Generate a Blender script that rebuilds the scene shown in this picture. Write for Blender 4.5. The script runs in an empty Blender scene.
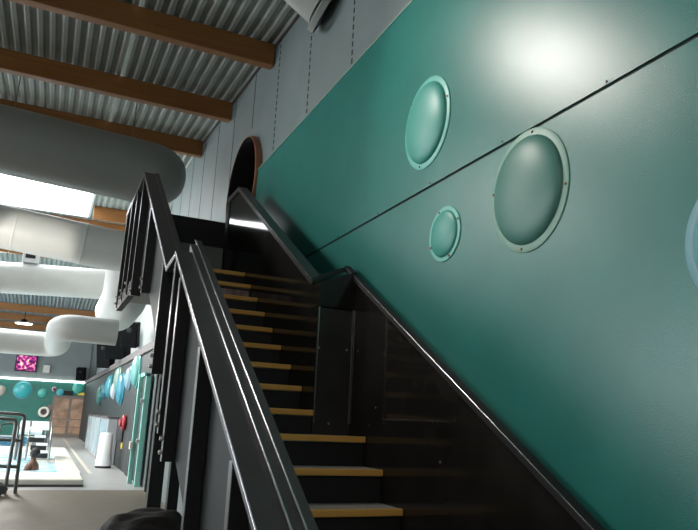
import bpy, bmesh, math, random
from mathutils import Vector, Matrix
random.seed(4)
S = bpy.context.scene
C = S.collection
PI = math.pi

# ------------------------------------------------------------------ materials
def mat(name, col, rough=.5, metal=0., spec=.5, bump=0., bscale=40., noise=0., nscale=6., col2=None, coat=0., detail=4., bdist=.01):
    m = bpy.data.materials.new(name); m.use_nodes = True
    nt = m.node_tree; b = nt.nodes['Principled BSDF']
    b.inputs['Base Color'].default_value = (*col, 1)
    b.inputs['Roughness'].default_value = rough
    b.inputs['Metallic'].default_value = metal
    b.inputs['Specular IOR Level'].default_value = spec
    b.inputs['Coat Weight'].default_value = coat
    tc = nt.nodes.new('ShaderNodeTexCoord')
    if noise > 0 or col2:
        n = nt.nodes.new('ShaderNodeTexNoise'); n.inputs['Scale'].default_value = nscale; n.inputs['Detail'].default_value = detail
        nt.links.new(tc.outputs['Object'], n.inputs['Vector'])
        r = nt.nodes.new('ShaderNodeValToRGB')
        c2 = col2 if col2 else tuple(c * (1 - noise) for c in col)
        r.color_ramp.elements[0].position = .35; r.color_ramp.elements[1].position = .65
        r.color_ramp.elements[0].color = (*c2, 1); r.color_ramp.elements[1].color = (*col, 1)
        nt.links.new(n.outputs['Fac'], r.inputs['Fac']); nt.links.new(r.outputs['Color'], b.inputs['Base Color'])
    if bump > 0:
        n2 = nt.nodes.new('ShaderNodeTexNoise'); n2.inputs['Scale'].default_value = bscale; n2.inputs['Detail'].default_value = 3
        nt.links.new(tc.outputs['Object'], n2.inputs['Vector'])
        bp = nt.nodes.new('ShaderNodeBump'); bp.inputs['Strength'].default_value = bump; bp.inputs['Distance'].default_value = bdist
        nt.links.new(n2.outputs['Fac'], bp.inputs['Height']); nt.links.new(bp.outputs['Normal'], b.inputs['Normal'])
    return m

def emis(name, col, s):
    m = bpy.data.materials.new(name); m.use_nodes = True
    b = m.node_tree.nodes['Principled BSDF']
    b.inputs['Base Color'].default_value = (*col, 1)
    b.inputs['Emission Color'].default_value = (*col, 1); b.inputs['Emission Strength'].default_value = s
    return m

def wood(name, c1, c2, axis='X'):
    m = bpy.data.materials.new(name); m.use_nodes = True
    nt = m.node_tree; b = nt.nodes['Principled BSDF']; b.inputs['Roughness'].default_value = .45
    tc = nt.nodes.new('ShaderNodeTexCoord'); mp = nt.nodes.new('ShaderNodeMapping')
    mp.inputs['Scale'].default_value = (.6, 9, 14)
    n = nt.nodes.new('ShaderNodeTexNoise'); n.inputs['Scale'].default_value = 1.6; n.inputs['Detail'].default_value = 5
    r = nt.nodes.new('ShaderNodeValToRGB'); r.color_ramp.elements[0].position = .3; r.color_ramp.elements[1].position = .7
    r.color_ramp.elements[0].color = (*c2, 1); r.color_ramp.elements[1].color = (*c1, 1)
    nt.links.new(tc.outputs['Object'], mp.inputs['Vector']); nt.links.new(mp.outputs['Vector'], n.inputs['Vector'])
    nt.links.new(n.outputs['Fac'], r.inputs['Fac']); nt.links.new(r.outputs['Color'], b.inputs['Base Color'])
    return m

M = dict(
    teal=mat('teal_paint', (.022, .175, .150), .30, 0, .55, bump=.35, bscale=120, bdist=.0026, noise=.12, nscale=2.5),
    tealfar=mat('teal_far', (.02, .15, .12), .5, noise=.15, nscale=1.2),
    tealframe=mat('teal_frame', (.26, .60, .52), .35),
    bubble=mat('bubble_dome', (.06, .30, .25), .42),
    bubbleg=mat('bubble_dome_dull', (.07, .20, .165), .42),
    bubbleb=mat('bubble_dome_blue', (.14, .32, .36), .35),
    rim=mat('bubble_rim', (.13, .43, .36), .4),
    rimg=mat('bubble_rim_pale', (.22, .38, .31), .45),
    rimb=mat('bubble_rim_blue', (.14, .32, .36), .45),
    screw=mat('brass_screw', (.28, .13, .05), .4, .8),
    dark=mat('dark_metal', (.02, .021, .022), .35, 0, .5),
    cap=mat('charcoal_cap', (.066, .062, .066), .36, .0, .3, noise=.15, nscale=9),
    gloss=mat('black_gloss', (.026, .0245, .022), .08, 0, .28, noise=.35, nscale=3),
    panel2=mat('black_satin_lightened', (.048, .045, .041), .3, 0, .35, noise=.3, nscale=3),  # return panel's black, lightened in colour to make up for weak light there
    edge=mat('polished_edge', (.6, .6, .62), .2, 1.),
    infill=mat('grey_sheet', (.030, .034, .033), .55, 0., .12, noise=.2, nscale=3, bump=.05, bscale=90),
    black=mat('matt_black', (.009, .009, .010), .6),
    tread=mat('tread_grey', (.46, .45, .42), .55, bump=.2, bscale=120, noise=.2, nscale=20),
    nosing=wood('yellow_nosing', (.90, .50, .12), (.76, .40, .09)),
    sticker=mat('faded_sticker', (.42, .30, .28), .6, noise=.5, nscale=18),
    bolt=mat('steel_bolt', (.55, .5, .46), .3, .9),
    gap=mat('black_gap', (.006, .012, .012), .8),
    greywall=mat('grey_wall', (.18, .225, .225), .55, noise=.12, nscale=1.5),
    greyup=mat('grey_upper', (.24, .27, .26), .6, noise=.1, nscale=1.),
    roof=mat('galvanised_deck', (.30, .325, .30), .6, .0, noise=.12, nscale=2),
    beam=wood('glulam', (.32, .135, .036), (.23, .09, .024)),
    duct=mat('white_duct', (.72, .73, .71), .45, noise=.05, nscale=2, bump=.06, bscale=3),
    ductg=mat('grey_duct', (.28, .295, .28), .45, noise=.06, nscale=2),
    tube=mat('tube_inside', (.004, .004, .004), .9, 0, .1),
    tuberim=mat('tube_rim', (.26, .105, .05), .5),
    floor=mat('beige_floor', (.19, .146, .10), .5, noise=.12, nscale=3),
    floor2=mat('tile_floor', (.38, .38, .37), .4, noise=.1, nscale=2),
    coping=mat('cream_coping', (.74, .70, .62), .4, noise=.06, nscale=4),
    white=mat('white_plastic', (.78, .80, .82), .35),
    steel=mat('stainless', (.22, .23, .22), .3, .7),
    ledge=mat('ledge_grey', (.075, .066, .066), .6),
    doorframe=mat('door_frame', (.16, .13, .115), .5),
    doorpane=mat('door_pane', (.42, .27, .18), .35, noise=.5, nscale=2.2),
    red=mat('red_plastic', (.32, .02, .03), .4),
    yellow=mat('yellow_sign', (.75, .55, .05), .5),
    bag=mat('dark_bag', (.048, .043, .042), .85, 0, .3, bump=.6, bscale=30, noise=.3, nscale=7),
    skin=mat('skin', (.13, .062, .038), .5), hair=mat('dark_hair', (.006, .005, .005), .6),
    stripe=mat('pale_strip', (.62, .58, .48), .5),
    speaker=mat('speaker_black', (.004, .0042, .0045), .7, 0, .08), grille=mat('speaker_grille', (.006, .0065, .0075), .85, 0, .08, bump=.4, bscale=200),
)
def water(name, c, foam=None, fs=3.):
    m = mat(name, c, .25, 0, .15, bump=.5, bscale=fs * 2, col2=foam, nscale=fs)
    return m
M['spa'] = water('spa_water', (.78, .88, .90), (.16, .50, .62), 2.2)
M['pool'] = water('pool_water', (.03, .22, .44), (.015, .14, .34), 1.5)
M['led'] = emis('strip_light', (.86, 1., .93), 5.)
M['lamp'] = emis('lamp_glow', (1., .96, .88), 12.)

# ------------------------------------------------------------------ builders
def finish(name, bm, m, parent=None, smooth=False, bevel=0., loc=None):
    if bevel > 0:
        eds = [e for e in bm.edges if len(e.link_faces) == 2 and e.calc_face_angle(0) > .4]
        bmesh.ops.bevel(bm, geom=eds, offset=bevel, segments=2, affect='EDGES', profile=.5)
    bmesh.ops.recalc_face_normals(bm, faces=bm.faces)
    me = bpy.data.meshes.new(name)
    off = Vector(loc) if loc else None
    if off:
        bmesh.ops.translate(bm, verts=bm.verts, vec=-off)
    bm.to_mesh(me); bm.free()
    ms = m if isinstance(m, (list, tuple)) else [m]
    for k in ms: me.materials.append(k)
    if smooth:
        for p in me.polygons: p.use_smooth = True
        try: me.set_sharp_from_angle(angle=.7)
        except Exception: pass
    o = bpy.data.objects.new(name, me); C.objects.link(o)
    if off: o.location = off
    if parent:
        o.parent = parent
        o.matrix_parent_inverse = parent.matrix_basis.inverted()
    return o

def add_box(bm, x0, x1, y0, y1, z0, z1, mi=0):
    r = bmesh.ops.create_cube(bm, size=1.)
    bmesh.ops.scale(bm, vec=(abs(x1 - x0), abs(y1 - y0), abs(z1 - z0)), verts=r['verts'])
    bmesh.ops.translate(bm, vec=((x0 + x1) / 2, (y0 + y1) / 2, (z0 + z1) / 2), verts=r['verts'])
    if mi:
        for f in {f for v in r['verts'] for f in v.link_faces}: f.material_index = mi
    return r['verts']

def box(name, x0, x1, y0, y1, z0, z1, m, parent=None, bevel=0.):
    bm = bmesh.new(); add_box(bm, x0, x1, y0, y1, z0, z1)
    return finish(name, bm, m, parent, bevel=bevel)

def add_prism(bm, prof, x0, x1):
    """polygon in the YZ plane extruded along X"""
    a = [bm.verts.new((x0, y, z)) for y, z in prof]; b = [bm.verts.new((x1, y, z)) for y, z in prof]
    n = len(prof)
    bm.faces.new(a); bm.faces.new(b[::-1])
    for i in range(n): bm.faces.new((a[i], b[i], b[(i + 1) % n], a[(i + 1) % n]))
def prism(name, prof, x0, x1, m, parent=None, bevel=0.):
    bm = bmesh.new(); add_prism(bm, prof, x0, x1)
    return finish(name, bm, m, parent, bevel=bevel)

def add_tube(bm, pts, r, seg=16, caps=True, flat=False):
    pts = [Vector(p) for p in pts]; rs = r if isinstance(r, (list, tuple)) else [r] * len(pts)
    rings = []; prev = None
    for i, p in enumerate(pts):
        if i == 0: d = pts[1] - p
        elif i == len(pts) - 1: d = p - pts[i - 1]
        else: d = (pts[i + 1] - p).normalized() + (p - pts[i - 1]).normalized()
        d.normalize()
        if prev is None:
            u = d.orthogonal().normalized()
        else:
            u = (prev - d * prev.dot(d)).normalized()
        prev = u; w = d.cross(u)
        rings.append([bm.verts.new(p + (u * math.cos(2 * PI * k / seg) + w * math.sin(2 * PI * k / seg)) * rs[i]) for k in range(seg)])
    for a, b in zip(rings, rings[1:]):
        for k in range(seg): bm.faces.new((a[k], a[(k + 1) % seg], b[(k + 1) % seg], b[k]))
    if caps: bm.faces.new(rings[0][::-1]); bm.faces.new(rings[-1])
def tube(name, pts, r, m, parent=None, seg=16):
    bm = bmesh.new(); add_tube(bm, pts, r, seg)
    return finish(name, bm, m, parent, smooth=True)

def arc_path(pts, rad, n=8):
    """round the corners of a polyline"""
    pts = [Vector(p) for p in pts]; out = [pts[0]]
    for i in range(1, len(pts) - 1):
        a, b, c = pts[i - 1], pts[i], pts[i + 1]
        d1 = (a - b).normalized(); d2 = (c - b).normalized()
        R = min(rad, (a - b).length * .49, (c - b).length * .49)
        p1 = b + d1 * R; p2 = b + d2 * R
        for k in range(n + 1):
            t = k / n
            out.append(p1 * (1 - t) ** 2 + b * 2 * t * (1 - t) + p2 * t ** 2)
    out.append(pts[-1]); return out

def lathe(bm, prof, axis_o, axis, seg=40):
    """prof: list of (radius, height along axis)"""
    axis = Vector(axis).normalized(); u = axis.orthogonal().normalized(); w = axis.cross(u); o = Vector(axis_o)
    rings = []
    for r, h in prof:
        if r < 1e-6: rings.append([bm.verts.new(o + axis * h)])
        else: rings.append([bm.verts.new(o + axis * h + (u * math.cos(2 * PI * k / seg) + w * math.sin(2 * PI * k / seg)) * r) for k in range(seg)])
    for a, b in zip(rings, rings[1:]):
        for k in range(seg):
            k2 = (k + 1) % seg
            if len(a) == 1 and len(b) == 1: continue
            if len(a) == 1: bm.faces.new((a[0], b[k], b[k2]))
            elif len(b) == 1: bm.faces.new((a[k], a[k2], b[0]))
            else: bm.faces.new((a[k], a[k2], b[k2], b[k]))

def empty(name, loc, label, cat, group=None):
    o = bpy.data.objects.new(name, None); C.objects.link(o); o.location = loc
    o.empty_display_size = .1
    tag(o, label, cat, group); return o
def tag(o, label, cat, group=None):
    o['label'] = label; o['category'] = cat
    if group: o['group'] = group
    return o
def struct(o): o['kind'] = 'structure'; return o

# ------------------------------------------------------------------ the hall shell
XW = 2.30           # face of the teal wall
YB = 44.            # end wall of the hall
ZR = lambda y: 6.82 + .078 * (min(y, 13.) - 8.2) - .052 * max(0., y - 22.)     # underside of the roof deck

bm = bmesh.new()
add_box(bm, -14, 3.2, -4, 15.6, -.12, 0, 0); add_box(bm, -14, 3.2, 15.6, YB + .2, -.12, 0, 1)
struct(finish('floor', bm, [M['floor'], M['floor2']]))
struct(box('trim_4', 1.40, 1.50, 19.5, 43, 0.0, .006, M['stripe']))

# teal cladding: two courses of big panels with an open joint between them
bm = bmesh.new()
add_box(bm, XW, XW + .05, -3.6, 8.42, 0, 3.276)
add_box(bm, XW, XW + .05, -3.6, 8.42, 3.297, 3.508)
add_box(bm, XW + .0015, XW + .05, -3.6, 8.42, 3.5085, 4.98)
struct(finish('wall_right', bm, M['teal']))
bm = bmesh.new(); add_box(bm, XW + .012, XW + .048, -3.6, 8.42, 3.276, 3.297)
struct(finish('trim_1', bm, M['gap']))
bm = bmesh.new()
add_box(bm, XW - .006, XW + .05, -3.6, 8.42, 4.98, 4.992)
struct(finish('trim_2', bm, M['rimg']))
for k in range(9):
    y = 1.35 + k * .82
    for z, dy in ((3.312, 0.),):
        bm = bmesh.new(); lathe(bm, [(0, .005), (.005, .004), (.008, .001), (.008, -.002)], (XW, y + dy, z), (-1, 0, 0), 10)
        o = finish('panel_screw', bm, M['black'], smooth=True); struct(o)

# grey liner wall above and beyond the teal, with the round mouth of the slide tube
TC = (9.2, 4.95); TR = .77
bm = bmesh.new(); xg = XW + .06
Y0, Y1, Z0, Z1 = 7.8, 10.6, 3.4, 6.4
N = 48; inn = []; out = []; inb = []
for k in range(N):
    a = 2 * PI * (k + .5) / N; c, s = math.cos(a), math.sin(a)
    inn.append(bm.verts.new((xg, TC[0] + c * TR, TC[1] + s * TR)))
    inb.append(bm.verts.new((xg + .12, TC[0] + c * TR, TC[1] + s * TR)))
    t = min((Y1 - TC[0]) / c if c > 0 else (Y0 - TC[0]) / c, (Z1 - TC[1]) / s if s > 0 else (Z0 - TC[1]) / s)
    out.append(bm.verts.new((xg, TC[0] + c * t, TC[1] + s * t)))
for k in range(N):
    j = (k + 1) % N
    bm.faces.new((inn[k], inn[j], out[j], out[k])); bm.faces.new((inn[k], inb[k], inb[j], inn[j]))
def quad(y0, y1, z0, z1):
    bm.faces.new([bm.verts.new((xg, y, z)) for y, z in ((y0, z0), (y1, z0), (y1, z1), (y0, z1))])
quad(-3.6, Y0, 0, 8); quad(Y1, 16.4, 0, 8); quad(Y0, Y1, 0, Z0); quad(Y0, Y1, Z1, 8)
# fill the four corner gaps left by the radial fan
for cy, cz in ((Y0, Z0), (Y0, Z1), (Y1, Z0), (Y1, Z1)):
    near = sorted(out, key=lambda v: (v.co.y - cy) ** 2 + (v.co.z - cz) ** 2)[:2]
    bm.faces.new((near[0], near[1], bm.verts.new((xg, cy, cz))))
add_box(bm, xg + .12, xg + .2, -3.6, 7.8, 0, 8); add_box(bm, xg + .001, xg + .2, 10.6, 16.4, 0, 8)
struct(finish('wall_right_upper', bm, M['greywall']))
# perforated joint strips between the liner boards
bm = bmesh.new()
for y in (3.05, 4.27, 5.45, 6.70, 7.95, 9.15, 10.35, 11.55, 12.75, 13.95, 15.15):
    z = 5.02 if y < 8.5 else 4.3
    while z < ZR(y):
        if not ((y - TC[0]) ** 2 + (z - TC[1]) ** 2 < .9 ** 2):
            add_box(bm, xg - .004, xg, y - .012, y + .012, z, z + (.055 if y < 8.5 else .085))
        z += .095
struct(finish('trim_3', bm, M['gap']))
bm = bmesh.new(); add_box(bm, xg - .03, xg, -3.6, 13, 0, .04)
for v in bm.verts: v.co.z += ZR(v.co.y) - .05
struct(finish('trim_5', bm, M['ledge']))

# far part of the right wall: lower wall, sloping ledge, upper wall set back
bm = bmesh.new(); add_box(bm, XW + .04, XW + .6, 16.4, YB, 0, 3.16)
struct(finish('wall_right_far', bm, mat('slate_wall', (.009, .014, .015), .5, noise=.2, nscale=1)))
bm = bmesh.new(); add_prism(bm, [(16.4, 3.16), (YB, 3.16), (YB, 3.36), (16.4, 3.36)], XW - .02, XW + .6)
struct(finish('trim_6', bm, M['ledge']))
struct(box('wall_right_high', 2.85, 3.0, 16.4, YB, 3.36, 8, mat('pale_grey_wall', (.27, .30, .295), .6)))
# end wall
bm = bmesh.new(); add_box(bm, -14, 3.2, YB, YB + .2, 0, 3.2); struct(finish('wall_back', bm, M['tealfar']))
bm = bmesh.new(); add_box(bm, -14, 3.2, YB - .02, YB + .2, 3.34, 8); struct(finish('wall_back_upper', bm, M['greyup']))
struct(box('trim_7', 2.45, 2.47, YB - .06, YB - .02, 3.4, 6.9, M['gap']))
# the walls out of the picture
bm = bmesh.new()
add_box(bm, -14.2, -14, -4, 2, 0, 8); add_box(bm, -14.2, -14, 2, 40, 0, 1); add_box(bm, -14.2, -14, 2, 40, 5, 8); add_box(bm, -14.2, -14, 40, YB, 0, 8)
struct(finish('wall_left', bm, M['greyup']))
struct(box('wall_front', -14, 3.2, -4.2, -4, 0, 8, M['greyup']))

# corrugated roof deck with a rooflight opening
def deck(bm, x0, x1, ys):
    p = .165; prof = [(0, 0), (.055, 0), (.082, .032), (.137, .032)]
    xs = []; x = x0
    while x < x1:
        for dx, dz in prof: xs.append((x + dx, dz))
        x += p
    rows = [[bm.verts.new((x, y, ZR(y) + dz)) for x, dz in xs] for y in ys]
    for a, b in zip(rows, rows[1:]):
        for i in range(len(xs) - 1): bm.faces.new((a[i], a[i + 1], b[i + 1], b[i]))
SK = (-9.0, .52, 15.9, 20.25)
bm = bmesh.new()
deck(bm, -14, SK[0], (-4.2, 13, 22, YB + .2)); deck(bm, SK[0], SK[1], (-4.2, 13, SK[2])); deck(bm, SK[0], SK[1], (SK[3], 22, YB + .2)); deck(bm, SK[1], 3.1, (-4.2, 13, 22, YB + .2))
struct(finish('ceiling', bm, M['roof']))
bm = bmesh.new()
for x0, x1, y0, y1 in ((SK[0] - .06, SK[0], SK[2], SK[3]), (SK[1], SK[1] + .06, SK[2], SK[3]), (SK[0], SK[1], SK[2] - .06, SK[2]), (SK[0], SK[1], SK[3], SK[3] + .06)):
    add_box(bm, x0, x1, y0, y1, ZR(20) - .02, ZR(20) + .3)
struct(finish('window_1', bm, M['white']))

# ------------------------------------------------------------------ roof beams
beams = [(3.3, 'nearest'), (5.75, 'second'), (8.17, 'a'), (10.6, 'b'), (12.97, 'c'), (15.4, 'd'), (20.6, 'e'), (24.6, 'f'), (27.3, 'g'), (30, 'h'), (32.7, 'i'), (35.4, 'j'), (38.1, 'k'), (40.8, 'l')]
blab = {8.17: 'laminated timber roof beam, topmost and nearest of the three under the dim corrugated deck',
        10.6: 'laminated timber roof beam, middle of the three crossing the dim corrugated deck',
        12.97: 'laminated timber roof beam just above the big dark grey air duct',
        20.6: 'long timber beam along the far edge of the bright rooflight',
        24.6: 'brown timber roof beam just below the upper white air duct',
        35.4: 'distant timber beam, upper of those between the middle and lower white ducts',
        38.1: 'distant timber beam in the middle of those between the white ducts',
        40.8: 'distant timber beam nearest the end wall above the elbowed white duct'}
for y, _ in beams:
    if y not in blab: continue
    zt = ZR(y); bm = bmesh.new()
    add_box(bm, -13.9, XW + .04 if y < 16.4 else 2.84, y, y + .14, zt - .34, zt - .004)
    o = finish('roof_beam', bm, M['beam'], bevel=.008, loc=(-3, y, zt - .17))
    tag(o, blab[y], 'beam', 'timber roof beams')

bm = bmesh.new(); add_box(bm, .62, 2.84, 19.0, 19.16, ZR(19) - .36, ZR(19) - .004)
tag(finish('roof_beam', bm, M['beam'], bevel=.008, loc=(1.7, 19.08, 7.0)), 'short sunlit orange timber beam beside the end of the bright rooflight', 'beam', 'timber roof beams')
# ------------------------------------------------------------------ bubbles on the teal wall
def bubble(y, z, ry, rz, dome_m, rim_m, label, nscrew=4, tilt=0., rimw=.042, group='large wall bubbles'):
    t = empty('wall_bubble', (XW, y, z), label, 'wall decoration', group)
    r = 1.
    bm = bmesh.new(); lathe(bm, [(1 - rimw / rz, .006), (1 - rimw / rz, .009), (.988, .008), (1., .005), (1., 0)], (0, 0, 0), (-1, 0, 0), 56)
    for v in bm.verts: v.co = Vector((XW + v.co.x, y + v.co.y * ry, z + v.co.z * rz))
    finish('rim', bm, rim_m, t, smooth=True)
    k = 1 - rimw / rz
    prof = [(k * math.cos(a), .007 + (rz * .20) * math.sin(a)) for a in [PI / 2 * i / 12 for i in range(12)]] + [(0, .007 + rz * .20)]
    bm = bmesh.new(); lathe(bm, prof, (0, 0, 0), (-1, 0, 0), 56)
    for v in bm.verts: v.co = Vector((XW + v.co.x, y + v.co.y * ry, z + v.co.z * rz))
    finish('dome', bm, dome_m, t, smooth=True)
    for i in range(nscrew):
        a = tilt + 2 * PI * i / nscrew; q = 1 - .5 * rimw / rz
        bm = bmesh.new(); lathe(bm, [(0, .009), (.005, .008), (.008, .003), (.008, 0)], (XW - .008, y + math.cos(a) * ry * q, z + math.sin(a) * rz * q), (-1, 0, 0), 12)
        finish('screw', bm, M['screw'], t, smooth=True)
bubble(3.87, 3.80, .315, .352, M['bubble'], M['rim'], 'teal domed wall bubble above the panel joint, higher one on the wall', 3, -1.3)
bubble(2.765, 2.935, .325, .355, M['bubbleg'], M['rimg'], 'largest grey-green domed wall bubble with pale rim just below the panel joint', 4, 1.75)
bubble(3.61, 2.888, .19, .19, M['bubble'], M['rim'], 'small teal domed wall bubble between the joint and the stair rail', 4, 1.2, .030)
bubble(1.50, 2.37, .305, .31, M['bubbleb'], M['rimb'], 'pale blue wall bubble cut off by the right edge of the view', 0, .4)

# ------------------------------------------------------------------ the staircase
ST = empty('staircase', (1.45, 2.49, 0), 'black steel staircase with yellow-edged treads climbing to the slide landing', 'staircase')
G, R_ = .293, .19
YN = lambda i: 3.957 + G * i
HN = lambda i: 1.144 + R_ * i if i > 2 else (1.105, 1.325, 1.535)[i] if i >= 0 else 1.105 + .22 * i
nz = lambda y: 1.144 + .648 * (y - 3.957)
KY = 5.02
XL = .965           # left end of the treads
for i in range(-4, 12):
    xr = 2.222 if i < 3 else 1.912
    y, h = YN(i), HN(i)
    yb = y + G + .04 if i < 11 else y + .35
    tr = box('tread', XL, xr, y + .03, yb, h - .045, h, M['tread'], ST)
    nb = box('nosing', XL, xr, y - .008, y + .03, h - .040, h + .003, M['nosing'], tr, bevel=.006)
    rs = box('riser', XL, xr, y + .031, y + .045, HN(i - 1) if i > -4 else 0, h - .046, M['black'], ST)
    if i == 10:
        s = box('warning_sticker', 1.44, 1.90, y + .025, y + .0305, h - .155, h - .065, M['sticker'], rs)
        s['label'] = 'faded pinkish sticker on the riser'
box('landing_floor', XL, 1.912, YN(11) + .34, 9.95, HN(11) - .05, HN(11), M['tread'], ST)
# left side: stringer, infill sheets, posts
cl = lambda y: 2.86 + .6353 * (y - KY)       # lower left cap
cu = lambda y: 4.54 + .641 * (y - 8.1)       # upper left cap
prism('stringer', [(2.2, nz(2.2) - .28), (7.3, nz(7.3) - .28), (7.3, nz(7.3) + .04), (2.2, nz(2.2) + .1)], .925, .96, M['dark'], ST)
prism('infill_sheet', [(2.15, .0), (2.45, .0), (KY, nz(KY) - .30), (KY, cl(KY) - .03), (2.15, cl(2.15) - .03)], .875, .892, M['infill'], ST)
prism('infill_sheet', [(KY + .02, nz(KY) - .30), (7.3, nz(7.3) - .30), (8.1, 3.06), (8.1, cu(8.1) - .03), (5.4, cu(5.4) - .03), (KY + .02, cl(KY) - .03)], .875, .892, M['infill'], ST)
prism('infill_sheet', [(8.12, 3.06), (9.9, 3.06), (9.9, 4.48), (8.12, 4.50)], .875, .892, M['dark'], ST)
def cap(name, line, x0, x1, th=.05, m=None):
    """flat rail cap following a (y,z) polyline"""
    prof = [(y, z) for y, z in line] + [(y, z - th) for y, z in reversed(line)]
    return prism(name, prof, x0, x1, m or M['cap'], ST, bevel=.007)
ll = [(2.15, cl(2.15)), (KY, cl(KY))]
cap('cap_rail', ll, .78, .905)
cap('cap_rail', [(y, z + .012) for y, z in ll + [(5.16, cl(5.16))]], .909, .962, .07)
lx = ll + [(5.24, cl(5.24))]
cap('cap_rail', [(y, z + .020) for y, z in lx], .966, 1.012, .09)
tube('edge_bead', [(.907, y, z + .012) for y, z in ll], .007, M['edge'], ST, 10)
tube('edge_bead', [(.964, y, z + .020) for y, z in lx], .006, M['edge'], ST, 10)
tube('edge_bead', [(.784, y, z - .012) for y, z in ll], .007, M['edge'], ST, 10)
lu = [(KY + .003, cl(KY) - .012), (5.40, cu(5.40)), (8.1, cu(8.1))]
cap('cap_rail', lu, .78, .905); cap('cap_rail', [(y, z + .012) for y, z in lu], .909, .955, .07)
tube('edge_bead', [(.784, y, z - .02) for y, z in lu[1:]], .007, M['edge'], ST, 10)
tube('edge_bead', [(.784, y, z - .02) for y, z in lu[:2]], .007, M['edge'], ST, 10)
cap('cap_rail', [(8.103, 4.54), (9.95, 4.50)], .78, .955, .06)
posts = [(2.2, 'l'), (2.9, 'l'), (3.8, 'l'), (4.70, 'l'), (4.97, 'l'), (5.62, 'u'), (7.0, 'u'), (8.05, 'u'), (8.65, 'g'), (9.25, 'g'), (9.86, 'g')]
for y, k in posts:
    if k == 'l': z0, z1 = max(nz(y) - .30, 0), cl(y) - .06
    elif k == 'u': z0, z1 = min(nz(y) - .27, 2.98), cu(y) - .06
    else: z0, z1 = 3.08, 4.45
    p = box('post', .785, .872 if k != 'u' else .90, y, y + .06, z0, z1, M['dark'], ST, bevel=.004)
    if z0 > .3:
        for dz in (.06, .15):
            bm = bmesh.new(); lathe(bm, [(0, .022), (.012, .022), (.016, .017), (.016, 0)], (.785, y + .03, z0 + dz), (-1, 0, 0), 8)
            finish('bolt', bm, M['bolt'], p, smooth=True)
box('fascia_beam', .80, .874, 8.2, 9.92, 3.04, 3.20, M['infill'], ST)
box('support_column', 1.46, 1.64, 9.5, 9.68, 0, 3.18, M['black'], ST)
box('support_column', 1.74, 1.88, 9.6, 9.75, 0, 3.18, M['black'], ST)
# right side: glossy panels, the step out at the kink, caps
rl = lambda y: 2.935 + .612 * (y - KY)
ru = lambda y: min(2.79 + .605 * (y - KY), 4.46)
prism('side_panel', [(2.1, 0), (2.5, 0), (KY, nz(KY) - .3), (KY, rl(KY) - .03), (2.1, rl(2.1) - .03)], 2.225, 2.24, M['gloss'], ST)
prism('side_panel', [(4.86, nz(4.86) - .3), (7.3, nz(7.3) - .3), (8.2, 3.06), (8.2, 4.43), (7.78, 4.43), (KY, ru(KY) - .03), (4.86, ru(KY) - .1)], 1.914, 1.930, M['gloss'], ST)
box('return_panel', 1.914, 2.225, 4.855, 4.87, nz(4.86) - .3, 2.53, M['panel2'], ST)
def slab(name, x0, x1, y0, y1, zb0, zb1, zt0, zt1, m, bev=.005):
    bm = bmesh.new()
    v = [bm.verts.new(p) for p in ((x0, y0, zb0), (x1, y0, zb1), (x1, y1, zb1), (x0, y1, zb0), (x0, y0, zt0), (x1, y0, zt1), (x1, y1, zt1), (x0, y1, zt0))]
    for f in ((0, 1, 2, 3), (4, 5, 6, 7), (0, 1, 5, 4), (1, 2, 6, 5), (2, 3, 7, 6), (3, 0, 4, 7)): bm.faces.new([v[k] for k in f])
    return finish(name, bm, m, ST, bevel=bev)
slab('return_header', 1.906, 2.224, 4.83, 5.015, 2.53, 2.53, 2.72, 2.85, M['gloss'])
for x in (1.922, 2.218):
    box('corner_bead', x - .004, x + .004, 4.848, 4.856, nz(4.85) - .1, 2.53, M['bolt'], ST)
box('edge_strip', 1.914, 2.225, 4.850, 4.856, 2.522, 2.53, M['infill'], ST)
for x, z in ((1.935, 2.2), (2.175, 2.2), (2.05, 1.62)):
    bm = bmesh.new(); lathe(bm, [(0, .006), (.008, .005), (.010, 0)], (x, 4.855, z), (0, -1, 0), 10); finish('panel_screw', bm, M['bolt'], ST, smooth=True)
for y, z in ((3.52, 1.43), (2.75, .72), (4.4, 1.75)):
    bm = bmesh.new(); lathe(bm, [(0, .006), (.008, .005), (.010, 0)], (2.225, y, z), (-1, 0, 0), 10); finish('panel_screw', bm, M['bolt'], ST, smooth=True)
cap('cap_rail', [(2.1, rl(2.1)), (KY, rl(KY))], 2.196, 2.250, .05, M['black'])
cap('cap_rail', [(2.1, rl(2.1) - .03), (KY - .35, rl(KY - .35) - .03)], 2.253, 2.292, .05, M['dark'])
tube('edge_bead', [(2.196, 2.1, rl(2.1) - .008), (2.196, KY, rl(KY) - .008)], .0045, M['edge'], ST, 10)
cap('cap_rail', [(KY + .003, ru(KY)), (7.78, 4.46)], 1.900, 2.01, .06)
cap('cap_rail', [(7.783, 4.46), (8.34, 4.46)], 1.900, 2.01, .06)
tube('edge_bead', [(1.901, KY + .01, ru(KY) - .006), (1.901, 7.78, 4.454), (1.901, 8.34, 4.454)], .006, M['edge'], ST, 10)
slab('cap_rail', 1.90, 2.215, 4.985, 5.03, 2.742, 2.885, 2.785, 2.928, M['dark'], .006)
box('portal_post', 1.905, 2.05, 8.21, 8.36, 3.1, 4.39, M['black'], ST)
# guard across the far end of the landing
box('guard_board', .88, 2.34, 9.88, 9.92, 4.18, 4.59, M['black'], ST)
box('guard_post', 1.36, 1.42, 9.88, 9.94, 3.2, 4.2, M['black'], ST)
box('guard_sheet', .88, 1.355, 9.90, 9.91, 3.24, 4.195, M['greyup'], ST)
box('guard_sheet', 1.425, 2.34, 9.90, 9.91, 3.24, 4.195, M['greyup'], ST)
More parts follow.
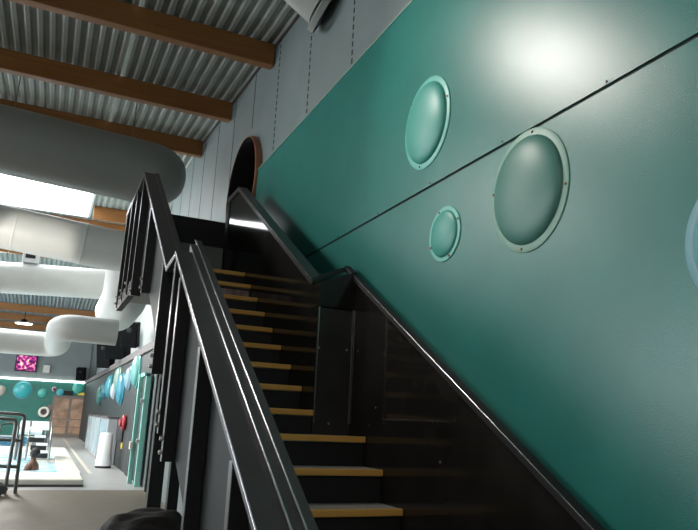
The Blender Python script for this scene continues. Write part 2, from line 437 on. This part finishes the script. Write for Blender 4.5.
# slide tube
SL = empty('slide_tube', (XW, TC[0], TC[1]), 'round dark slide tube mouth with rust-brown rim in the grey wall above the landing', 'water slide')
bm = bmesh.new(); lathe(bm, [(.775, .085), (.78, .09), (.795, .085), (.80, .06), (.80, -.05)], (XW + .05, TC[0], TC[1]), (-1, 0, 0), 64); finish('rim', bm, M['tuberim'], SL, smooth=True)
bm = bmesh.new(); lathe(bm, [(.775, .085), (.74, .04), (.74, -.5), (0, -.5)], (XW + .05, TC[0], TC[1]), (-1, 0, 0), 64); finish('tube_body', bm, M['tube'], SL, smooth=True)

# ------------------------------------------------------------------ air ducts
AD = empty('air_duct', (1.3, 13.9, 4.2), 'large white round air ducting with branches and a rounded downpipe under the roof', 'air duct')
ax = [(-13.8, 11, 5.80), (-2.6, 11, 5.76), (1.12, 11, 5.56)]; ar = [.53, .53, .53]
for k in range(1, 9):
    a = PI / 2 * k / 8; ax.append((1.12 + .62 * math.sin(a), 11, 5.56 - .02 * math.sin(a))); ar.append(max(.53 * math.cos(a) ** .8, .02))
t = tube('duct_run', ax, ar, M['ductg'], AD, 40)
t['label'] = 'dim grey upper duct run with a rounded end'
for x in (-1.0, .8):
    tube('hanger_rod', [(x, 11, 6.05), (x, 11, ZR(11) + .01)], .008, M['steel'], AD, 6)
tube('duct_run', [(-13.8, 14, 5.25), (-3.4, 14, 5.22), (-1.24, 14, 5.03), (.9, 14, 4.86), (1.15, 14, 4.85)], .42, M['duct'], AD, 40)
tube('duct_run', [(-13.8, 16, 4.1), (-1.2, 16, 4.37), (1.3, 16, 4.50)], .345, M['duct'], AD, 36)
tube('downpipe', arc_path([(1.34, 14.5, 5.22), (1.34, 14.5, 4.02), (1.34, 16.5, 3.95)], .5, 8), .47, M['duct'], AD, 40)
tube('branch_duct', arc_path([(1.22, 14.2, 3.20), (.16, 14.2, 3.22), (.16, 16.2, 3.02), (-13.8, 16.3, 3.1)], .33, 8), .265, M['duct'], AD, 36)
for x in (-.9, .35):
    bm = bmesh.new(); z = 5.03 - .08 * (x + 1.24)
    lathe(bm, [(.423, -.02), (.43, 0), (.423, .02)], (x, 14, z), (1, 0, -.08), 40); finish('duct_band', bm, M['duct'], AD, smooth=True)
VP = empty('ventilation_pipe', (2.25, 6.1, 6.1), 'grey ventilation pipe meeting the grey wall at the top of the view', 'pipe')
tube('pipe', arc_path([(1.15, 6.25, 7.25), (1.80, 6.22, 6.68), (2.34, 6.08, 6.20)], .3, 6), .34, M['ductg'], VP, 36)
bm = bmesh.new(); lathe(bm, [(.34, .08), (.37, .07), (.37, 0)], (XW + .05, 6.10, 6.18), (-1, 0.1, .5), 36); finish('wall_collar', bm, M['ductg'], VP, smooth=True)

# ------------------------------------------------------------------ far end of the pool hall
bxs = [(-2.25, 2.52, .33, 'rimg', 'pale beige round bubble on the far teal wall, left of the big one', (.42, .38, .32)),
       (-1.06, 2.62, .52, 'rimb', 'biggest teal-blue round bubble on the far teal wall', (.05, .40, .42)),
       (.02, 2.50, .26, 'rim', 'small green round bubble on the far wall left of the doors', (.07, .40, .33)),
       (.98, 2.60, .22, 'rimb', 'tiny blue bubble on the far wall right above the doors', (.06, .35, .42)),
       (1.98, 2.92, .36, 'rim', 'green bubble on the far wall above the right end of the doors', (.07, .42, .34))]
for x, z, r, rm, lab, col in bxs:
    t = empty('wall_bubble', (x, YB, z), lab, 'wall decoration', 'bubbles on the far wall')
    bm = bmesh.new(); lathe(bm, [(r, 0), (r, .03), (r * .9, .05)], (x, YB, z), (0, -1, 0), 32); finish('rim', bm, M[rm], t, smooth=True)
    bm = bmesh.new(); lathe(bm, [(r * .9 * math.cos(a), .05 + r * .35 * math.sin(a)) for a in [PI / 2 * i / 8 for i in range(8)]] + [(0, .05 + r * .35)], (x, YB, z), (0, -1, 0), 32)
    finish('dome', bm, mat('dome', col, .3), t, smooth=True)
rbs = [(31.2, 2.30, .42, (.10, .38, .32), 'dull green disc farthest along the dark side wall under the speakers'),
       (29.2, 2.45, .36, (.04, .26, .36), 'dark blue disc on the side wall next to the farthest green one'),
       (27.0, 2.55, .45, (.05, .36, .44), 'teal-blue disc on the dark side wall left of the white one'),
       (25.2, 2.35, .30, (.75, .80, .85), 'white disc low on the dark side wall among the blue ones'),
       (24.0, 2.70, .45, (.30, .55, .45), 'pale green disc high on the dark side wall'),
       (22.6, 2.35, .52, (.03, .42, .58), 'bright blue disc, most saturated on the dark side wall'),
       (20.9, 2.62, .36, (.40, .66, .80), 'light blue disc on the side wall beside the tall teal one'),
       (19.2, 2.75, .48, (.16, .60, .55), 'large turquoise disc nearest the teal door frame')]
for y, z, r, col, lab in rbs:
    t = empty('wall_bubble', (XW + .04, y, z), lab, 'wall decoration', 'discs on the dark side wall')
    mm = mat('disc', tuple(c * .45 for c in col), .4)
    bm = bmesh.new(); lathe(bm, [(r, 0), (r, .04), (r * .92, .06)], (XW + .04, y, z), (-1, 0, 0), 32); finish('rim', bm, mm, t, smooth=True)
    bm = bmesh.new(); lathe(bm, [(r * .92 * math.cos(a), .06 + r * .3 * math.sin(a)) for a in [PI / 2 * i / 8 for i in range(8)]] + [(0, .06 + r * .3)], (XW + .04, y, z), (-1, 0, 0), 32)
    finish('dome', bm, mm, t, smooth=True)
# double doors in the end wall
D = box('door_1', .62, 2.62, YB - .06, YB - .005, 0, 2.42, M['doorframe']); struct(D)
for x0, x1 in ((.74, 1.54), (1.70, 2.50)):
    for z0, z1 in ((.22, .58), (.62, 1.02), (1.08, 2.25)):
        box('door_pane', x0, x1, YB - .075, YB - .06, z0, z1, M['doorpane'], D)
box('door_handle', 1.55, 1.69, YB - .13, YB - .06, .98, 1.06, M['steel'], D)
tag(box('exit_sign', 1.98, 2.58, YB - .05, YB - .001, 2.50, 2.66, M['yellow']), 'small yellow sign above the far double doors', 'sign')
tag(box('wall_box', 1.0, 1.7, YB - .07, YB - .001, 2.46, 2.72, M['infill']), 'grey box on the far wall directly above the double doors', 'box')
A = empty('alarm_beacon', (.62, YB, 2.78), 'tiny red and white alarm on the far teal wall', 'alarm')
bm = bmesh.new(); lathe(bm, [(.13, 0), (.13, .05), (.10, .09)], (.62, YB, 2.78), (0, -1, 0), 20); finish('base', bm, M['white'], A, smooth=True)
bm = bmesh.new(); lathe(bm, [(.09, .09), (.08, .18), (0, .2)], (.62, YB, 2.78), (0, -1, 0), 20); finish('lens', bm, M['red'], A, smooth=True)
A = empty('lifebuoy', (.24, YB, 1.42), 'pale round ring hung on the far teal wall left of the doors', 'lifebuoy')
bm = bmesh.new(); ring = [(.24 + .24 * math.cos(2 * PI * k / 28), YB - .12, 1.42 + .24 * math.sin(2 * PI * k / 28)) for k in range(29)]
add_tube(bm, ring, .075, 12, False); finish('ring', bm, M['coping'], A, smooth=True)
box('backing_board', .04, .44, YB - .04, YB - .002, 1.22, 1.62, M['ledge'], A)
tag(box('wall_box', .42, .62, YB - .12, YB - .001, 1.52, 1.86, M['doorframe']), 'small dark box on the far wall between ring and doors', 'box')
# screen
SC = empty('wall_screen', (-1.1, YB - .05, 4.2), 'glowing magenta and white screen on the far grey wall under the duct', 'screen')
box('bezel', -1.68, -.52, YB - .14, YB - .03, 3.70, 4.68, M['black'], SC)
sm = bpy.data.materials.new('screen_picture'); sm.use_nodes = True
nt = sm.node_tree; b = nt.nodes['Principled BSDF']; b.inputs['Base Color'].default_value = (0, 0, 0, 1)
tc = nt.nodes.new('ShaderNodeTexCoord'); n = nt.nodes.new('ShaderNodeTexNoise'); n.inputs['Scale'].default_value = 5.5; n.inputs['Detail'].default_value = 3
r = nt.nodes.new('ShaderNodeValToRGB'); cr = r.color_ramp
cr.elements[0].position = .36; cr.elements[0].color = (.02, .0, .05, 1); cr.elements[1].position = .64; cr.elements[1].color = (1, .85, .8, 1)
e = cr.elements.new(.45); e.color = (.30, .01, .22, 1); e = cr.elements.new(.54); e.color = (.75, .04, .30, 1)
nt.links.new(tc.outputs['Object'], n.inputs['Vector']); nt.links.new(n.outputs['Fac'], r.inputs['Fac'])
nt.links.new(r.outputs['Color'], b.inputs['Emission Color']); b.inputs['Emission Strength'].default_value = 1.1
box('display', -1.62, -.58, YB - .15, YB - .14, 3.76, 4.62, sm, SC)
tag(box('control_box', -.15, .22, YB - .2, YB - .02, 3.72, 4.15, M['coping']), 'pale box on the far grey wall right of the magenta screen', 'box')
# strip light along the end wall
L = empty('strip_light', (-5, YB - .05, 3.27), 'long white strip light along the top of the far teal wall', 'light')
box('tube_lamp', -13.5, 2.3, YB - .12, YB - .03, 3.225, 3.30, M['led'], L)
box('housing', -13.6, 2.35, YB - .03, YB - .001, 3.20, 3.339, M['white'], L)
# loudspeakers
def speaker(x, y, z, w, h, d, rz, label, tilt=.25):
    t = empty('loudspeaker', (0, 0, 0), label, 'loudspeaker', 'black loudspeakers')
    box('cabinet', -w / 2, w / 2, -d / 2, d / 2, -h / 2, h / 2, M['speaker'], t, bevel=.02)
    box('grille', -w * .44, w * .44, -d / 2 - .02, -d / 2 - .002, -h * .46, h * .46, M['grille'], t)
    bm = bmesh.new(); lathe(bm, [(.09, 0), (.07, .02), (0, .03)], (0, -d / 2 - .015, h * .22), (0, -1, 0), 16); finish('horn', bm, M['infill'], t, smooth=True)
    tube('bracket', [(0, d / 2 - .03, 0), (.05, d / 2 + .2, 0.02), (.12, d / 2 + .3, .02)], .03, M['speaker'], t, 8)
    t.location = (x, y, z); t.rotation_euler = (tilt, 0, rz)
speaker(2.10, 28.2, 3.88, .55, 1.1, .5, -.5, 'black loudspeaker, leftmost of the cluster above the coloured discs')
speaker(2.16, 24.2, 3.95, .72, 1.05, .6, -.4, 'big black loudspeaker in the middle of the cluster above the coloured discs')
speaker(2.22, 21.2, 3.95, .48, .75, .45, -.3, 'black loudspeaker, rightmost and highest of the cluster beside the stair posts')
speaker(1.98, 43.45, 3.75, .5, .75, .4, -.3, 'small black loudspeaker in the far corner above the strip light')
# pendant lamp and floodlight
A = empty('pendant_lamp', (-1.3, 38, 6.0), 'small pendant lamp with lit underside hanging among the far beams', 'lamp')
bm = bmesh.new(); lathe(bm, [(0, .22), (.10, .20), (.16, .10), (.42, 0), (.40, -.01)], (-1.3, 36.6, 5.72), (0, 0, 1), 24); finish('lamp_shade', bm, M['speaker'], A, smooth=True)
bm = bmesh.new(); lathe(bm, [(0, -.012), (.39, -.012), (.39, -.03), (0, -.05)], (-1.3, 36.6, 5.72), (0, 0, 1), 24); finish('bulb', bm, M['lamp'], A, smooth=True)
tube('cord', [(-1.3, 36.6, 5.92), (-1.3, 36.6, 6.42)], .015, M['speaker'], A, 6)
A = empty('floodlight', (-.62, 15.9, 4.75), 'white box floodlight sitting on the middle white duct', 'lamp')
box('housing', -.80, -.46, 15.82, 16.06, 4.74, 5.02, M['white'], A, bevel=.02)
box('lens', -.74, -.54, 15.805, 15.82, 4.84, 4.98, M['infill'], A)
box('bracket', -.66, -.50, 16.07, 16.2, 4.72, 5.20, M['speaker'], A)

# pools
bm = bmesh.new()
add_box(bm, -13, 1.08, 16.2, 17.9, .0, .16); add_box(bm, .62, 1.12, 17.9, 27.5, .0, .16); add_box(bm, -13, 1.12, 27.5, 29.4, 0, .16)
add_box(bm, .0, .62, 22.3, 23.0, .0, .15)
SP = empty('spa_pool', (-3, 22, 0), 'foaming white spa pool with cream raised edge beside the walkway', 'pool')
finish('coping', bm, M['coping'], SP, bevel=.03)
box('water', -13, .62, 17.9, 27.5, .0, .07, M['spa'], SP)
bm = bmesh.new(); add_box(bm, -13, 1.085, 16.17, 16.2, 0, .05); finish('base_strip', bm, M['ledge'], SP)
PL = empty('swimming_pool', (-6, 36, 0), 'deep blue swimming pool beyond the spa', 'pool')
box('water', -13.5, -.35, 30.5, 41.5, .0, .05, M['pool'], PL)
bm = bmesh.new(); add_box(bm, -13.5, -.1, 30.1, 30.5, 0, .1); add_box(bm, -.35, -.1, 30.5, 41.5, 0, .1); add_box(bm, -13.5, -.1, 41.5, 41.9, 0, .1); finish('coping', bm, M['coping'], PL)
# bather in the spa: one skinned figure, water to the chest
PB = None
def bather(x, y, z):
    me = bpy.data.meshes.new('person'); 
    V = [(0, 0, -.62), (0, 0, -.36), (0, 0, -.10), (0, 0, .10), (0, .01, .19), (0, -.01, .30), (0, -.015, .40),
         (-.17, 0, .03), (-.26, -.06, -.22), (-.20, -.24, -.36), (.17, 0, .03), (.26, -.06, -.22), (.20, -.24, -.36),
         (-.09, -.15, -.68), (-.10, -.45, -.66), (-.10, -.50, -1.0), (.09, -.15, -.68), (.10, -.45, -.66), (.10, -.50, -1.0)]
    E = [(0, 1), (1, 2), (2, 3), (3, 4), (4, 5), (5, 6), (3, 7), (7, 8), (8, 9), (3, 10), (10, 11), (11, 12), (0, 13), (13, 14), (14, 15), (0, 16), (16, 17), (17, 18)]
    RR = [.14, .13, .15, .10, .055, .095, .075, .075, .05, .035, .075, .05, .035, .09, .065, .045, .09, .065, .045]
    me.from_pydata(V, E, []); o = bpy.data.objects.new('person', me); C.objects.link(o)
    sk = o.modifiers.new('skin', 'SKIN'); 
    for i, rr in enumerate(RR): me.skin_vertices[0].data[i].radius = (rr, rr)
    me.skin_vertices[0].data[0].use_root = True
    sub = o.modifiers.new('sub', 'SUBSURF'); sub.levels = 2; sub.render_levels = 2
    me.materials.append(M['skin']); 
    dg = bpy.context.evaluated_depsgraph_get(); ev = o.evaluated_get(dg)
    nm = bpy.data.meshes.new_from_object(ev); o.modifiers.clear(); o.data = nm
    for p in nm.polygons: p.use_smooth = True
    o.location = (x, y, z); o.rotation_euler = (0, 0, -2.2)
    bm = bmesh.new(); bmesh.ops.create_uvsphere(bm, u_segments=20, v_segments=12, radius=1.)
    for v in bm.verts: v.co = Vector((v.co.x * .115, v.co.y * .125 + .03, v.co.z * .13 + .36 + (.02 if v.co.y > 0 else 0)))
    h = finish('hair', bm, M['hair'], None, smooth=True); h.parent = o
    for s in (-1, 1):
        bm = bmesh.new(); bmesh.ops.create_uvsphere(bm, u_segments=10, v_segments=8, radius=1.)
        for v in bm.verts: v.co = Vector((v.co.x * .018 + s * .10, v.co.y * .03 - .005, v.co.z * .035 + .31))
        q = finish('ear', bm, M['skin'], None, smooth=True); q.parent = o
    bm = bmesh.new(); bmesh.ops.create_cone(bm, segments=8, radius1=.02, radius2=.008, depth=.05, cap_ends=True)
    for v in bm.verts: v.co = Vector((v.co.x, -.105 + v.co.y * .8 - (.01 if v.co.z < 0 else 0), .31 + v.co.z))
    q = finish('nose', bm, M['skin'], None, smooth=True); q.parent = o
    tag(o, 'dark-haired person sitting in the foaming spa pool seen from the side', 'person')
bather(.02, 19.6, .14)
# white platform with steps beside the spa
W = empty('starting_platform', (.05, 23.6, 0), 'white sloping platform on dark-striped legs at the pool edge', 'platform')
bm = bmesh.new(); add_prism(bm, [(22.9, .98), (24.4, 1.14), (24.4, 1.22), (22.9, 1.06)], -.50, .34); finish('deck', bm, M['white'], W, bevel=.02)
bm = bmesh.new(); add_prism(bm, [(22.8, .84), (22.9, .98), (22.9, 1.06), (22.75, .92)], -.50, .16); finish('front_lip', bm, M['white'], W)
for k, (x, z) in enumerate(((.12, .76), (.2, .54), (.3, .34))):
    box('step', x - .16, x + .16, 22.75 - .28 * k, 23.1 - .28 * k, z, z + .07, M['white'], W, bevel=.01)
    box('step_gap', x - .30, x + .14, 22.85 - .28 * k, 23.1 - .28 * k, z - .14, z - .001, M['dark'], W)
for x in (-.2, .42):
    tube('handrail', arc_path([(x, 22.0, .16), (x, 22.25, .62), (x, 23.0, 1.08), (x, 24.2, 1.24), (x, 24.25, .1)], .25, 6), .032, M['steel'], W, 10)
for x in (-.5, .3):
    for y in (23.3, 24.2): tube('leg', [(x, y, .0), (x, y, 1.06)], .05, M['steel'], W, 10)
# stainless railing at the left edge
P = empty('pool_railing', (-.3, 15, 0), 'grey tubular steel railing standing at the left edge of the view', 'railing')
rt = lambda name, pts, r=.036: tube(name, arc_path(pts, .09, 6), r, M['steel'], P, 12)
rt('frame_tube', [(-.22, 15.0, 0), (-.255, 15.0, 1.50), (-1.9, 15.0, 1.55)])
rt('frame_tube', [(-.40, 14.9, 0), (-.39, 14.9, 1.40), (-1.9, 14.9, 1.45)])
rt('grab_loop', [(-.66, 15.2, .85), (-.66, 15.2, 1.30), (-.33, 15.2, 1.33), (-.34, 15.2, .95)], .018)
for z in (.50, 1.0): rt('cross_rail', [(-.24, 15.0, z), (-1.9, 15.0, z + .03)])
for x in (-1.05, -1.85): rt('upright', [(x, 15.0, 0), (x, 15.0, 1.52)])
bm = bmesh.new(); bmesh.ops.create_icosphere(bm, subdivisions=3, radius=1.)
for v in bm.verts:
    q = v.co.copy(); f = 1 + .12 * math.sin(q.x * 9 + q.z * 5) * math.cos(q.y * 7)
    v.co = Vector((-.86 + q.x * .50 * f, 14.55 + q.y * .3 * f, max(.0, .13 + q.z * .19 * f)))
tag(finish('towel_bundle', bm, mat('grey_towel', (.14, .15, .14), .9, noise=.3, nscale=6), smooth=True), 'grey bundled towel on the floor at the foot of the steel railing', 'towel')

# things along the right wall
for k, y in enumerate((22.7, 26.0, 29.3)):
    lab = ['white glass-fronted cabinet against the side wall nearest the white bin', 'white glass-fronted cabinet, middle of the row along the side wall', 'white glass-fronted cabinet closest to the far double doors'][k]
    t = empty('display_cabinet', (2.2, y + 1.4, 0), lab, 'cabinet', 'cabinets along the side wall')
    box('body', 2.02, XW + .035, y, y + 2.9, 0, 1.42, mat('cabinet_grey', (.30, .31, .32), .4), t, bevel=.02)
    for j in (0, 1): box('door', 2.005, 2.02, y + .1 + j * 1.4, y + 1.4 + j * 1.4, .12, 1.34, mat('cabinet_glass', (.48, .62, .70), .12), t)
    box('plinth', 2.06, XW + .03, y + .05, y + 2.85, 0, .08, M['ledge'], t)
    box('top_board', 1.98, XW + .038, y - .03, y + 2.93, 1.42, 1.47, M['ledge'], t)
t = empty('litter_bin', (2.0, 21.6, 0), 'tall white bin with flared foot standing on the bright floor', 'bin')
bm = bmesh.new()
lathe(bm, [(0, .06), (.235, .06), (.23, .2), (.20, .40), (.19, .95), (.17, 1.0), (0, 1.02)], (1.93, 21.6, 0), (0, 0, 1), 32); finish('body', bm, M['white'], t, smooth=True)
bm = bmesh.new(); lathe(bm, [(0, 0), (.225, 0), (.225, .06), (0, .06)], (1.93, 21.6, 0), (0, 0, 1), 32); finish('base', bm, M['black'], t, smooth=True)
struct(box('door_2', XW - .0, XW + .05, 17.9, 18.5, .0, 2.1, M['black']))
struct(box('door_3', XW - .0, XW + .05, 18.8, 19.4, .0, 2.1, M['black']))
tag(box('wall_board', XW - .01, XW + .04, 21.0, 22.6, .75, 1.42, M['black']), 'black board on the side wall above the white bin', 'board')
t = empty('hose_reel', (2.2, 21.0, 1.25), 'red round reel on the side wall above the white bin', 'hose reel')
bm = bmesh.new(); ring = [(2.27, 20.7 + .17 * math.cos(2 * PI * k / 28), 1.33 + .17 * math.sin(2 * PI * k / 28)) for k in range(29)]
add_tube(bm, ring, .06, 12, False); finish('hose_coil', bm, M['red'], t, smooth=True)
bm = bmesh.new(); lathe(bm, [(.12, -.08), (.12, .1), (.05, .13), (0, .13)], (2.26, 20.7, 1.33), (-1, 0, 0), 20); finish('hub', bm, M['red'], t, smooth=True)
tag(box('warning_notice', 2.31, 2.338, 20.9, 21.1, .58, .76, M['yellow']), 'small yellow notice on the wall below the red reel', 'sign')
# teal frame
t = empty('door_frame', (2.2, 16.6, 0), 'turquoise metal door frame standing beside the black stair posts', 'door frame')
box('frame_post', 2.10, 2.20, 16.95, 17.07, 0, 2.55, M['tealframe'], t, bevel=.01)
box('frame_post', 2.17, 2.29, 16.25, 16.36, 0, 2.55, M['tealframe'], t, bevel=.01)
box('door_panel', 2.185, 2.205, 16.34, 16.95, .1, 2.48, mat('teal_glass', (.008, .02, .02), .5), t)
box('head_rail', 2.13, 2.26, 16.25, 17.05, 2.48, 2.57, M['tealframe'], t)
box('lock_box', 2.06, 2.13, 16.92, 17.08, .78, .96, M['coping'], t)
for z in (1.0, 1.9):
    bm = bmesh.new(); lathe(bm, [(.05, 0), (.06, .03), (.05, .06), (0, .07)], (2.17, 16.30, z), (-1, 0, 0), 14); finish('hinge', bm, M['bolt'], t, smooth=True)
struct(box('trim_8', 2.26, XW + .06, 15.2, 15.35, 0, 3.1, M['infill']))

# dark crumpled bag under the stair's left side
bm = bmesh.new(); bmesh.ops.create_icosphere(bm, subdivisions=5, radius=1.)
for v in bm.verts:
    q = v.co.copy(); n = q.normalized()
    f = 1 + .03 * math.sin(5 * n.x + 4 * n.z + 1) + .022 * math.sin(9 * n.y - 7 * n.x) + .012 * math.sin(17 * n.z + 13 * n.y)
    sx = math.copysign(abs(n.x) ** .7, n.x); sz = math.copysign(abs(n.z) ** .5, n.z)
    v.co = Vector((.77 + sx * .33 * f, 5.1 + n.y * .36 * f, max(0, .49 + sz * .49 * f)))
    if v.co.z > .5: v.co.z += -.22 * max(0, .74 - v.co.x)
BG = tag(finish('fabric_bag', bm, M['bag'], smooth=True), 'large dark crumpled bag under the left side of the black staircase', 'bag')

# ------------------------------------------------------------------ light
def area(name, loc, tgt, sx, sy, power, col=(1, 1, 1), portal=False):
    l = bpy.data.lights.new(name, 'AREA'); l.shape = 'RECTANGLE'; l.size = sx; l.size_y = sy; l.energy = power; l.color = col
    if portal: l.cycles.is_portal = True
    o = bpy.data.objects.new(name, l); C.objects.link(o); o.location = loc
    d = Vector(tgt) - Vector(loc); o.rotation_euler = d.to_track_quat('-Z', 'Y').to_euler(); return o
def spot(name, loc, tgt, power, ang=100, size=.15, col=(1, 1, 1), blend=.5):
    l = bpy.data.lights.new(name, 'SPOT'); l.energy = power; l.spot_size = math.radians(ang); l.spot_blend = blend; l.shadow_soft_size = size; l.color = col
    o = bpy.data.objects.new(name, l); C.objects.link(o); o.location = loc
    d = Vector(tgt) - Vector(loc); o.rotation_euler = d.to_track_quat('-Z', 'Y').to_euler(); return o
w = bpy.data.worlds.new('sky'); S.world = w; w.use_nodes = True
bg = w.node_tree.nodes['Background']; bg.inputs['Color'].default_value = (.93, .97, 1, 1); bg.inputs['Strength'].default_value = 7.
area('rooflight_daylight', ((SK[0] + SK[1]) / 2, (SK[2] + SK[3]) / 2, ZR(20) + .25), ((SK[0] + SK[1]) / 2, (SK[2] + SK[3]) / 2, 0), SK[1] - SK[0], SK[3] - SK[2], 0, portal=True)
area('side_window_daylight', (-13.9, 29, 3), (0, 30, .6), 22, 4, 750, (.93, .98, 1))
spot('hall_spot', (-.05, 5.0, 5.55), (2.3, 2.6, 3.45), 300, 90, .33, (1, .92, .86), 1.)
spot('duct_uplighter', (-1.9, 10.8, 3.4), (-.42, 14, 4.85), 420, 26, .05, (1, .95, .86), .6)
spot('hall_spot', (-2.6, -3.2, 5.2), (1.5, 4.5, 1.2), 300, 90, .3, (1, .96, .9), 1.)  # unseen light added behind the camera to brighten the stair's front faces
spot('hall_spot', (-2.7, 8.6, 5.5), (2.3, 6.2, 3.0), 380, 80, .6, (1, .97, .92), 1.)  # added out of view to brighten the teal wall by the upper rail
spot('far_spot', (-2.5, 27, 6.0), (-.5, 23, 0), 3000, 140, .9, (1, .97, .92))
spot('far_spot', (-1.0, 17, 5.9), (.6, 19.5, 1), 700, 150, .6, (1, .97, .92))  # unseen light placed to brighten the short beam's near face like daylight
spot('far_spot', (-2, 38, 5.4), (-1, 38, 0), 1500, 150, .9, (1, .97, .92))

# ------------------------------------------------------------------ camera
cam = bpy.data.cameras.new('camera'); cam.sensor_width = 36.; cam.lens = 36. * 660 / 698; cam.clip_end = 200
co = bpy.data.objects.new('camera', cam); C.objects.link(co)
Rm = Matrix(((0.90827681, -0.13501214, -0.39598606), (-0.41607719, -0.19255352, -0.88870856), (0.04373794, 0.97195415, -0.23106737)))
co.matrix_world = Matrix.Translation((0, 0, 1.64)) @ Rm.to_4x4()
S.camera = co
# Rm columns are camera axes; ray = Rm @ (x, y, -1)
vs = S.view_settings; vs.view_transform = 'Standard'; vs.look = 'None'; vs.gamma = 1; vs.exposure = 0.; vs.use_curve_mapping = False
S.cycles.use_denoising = True
S.cycles.max_bounces = 8
S.cycles.sample_clamp_indirect = 6
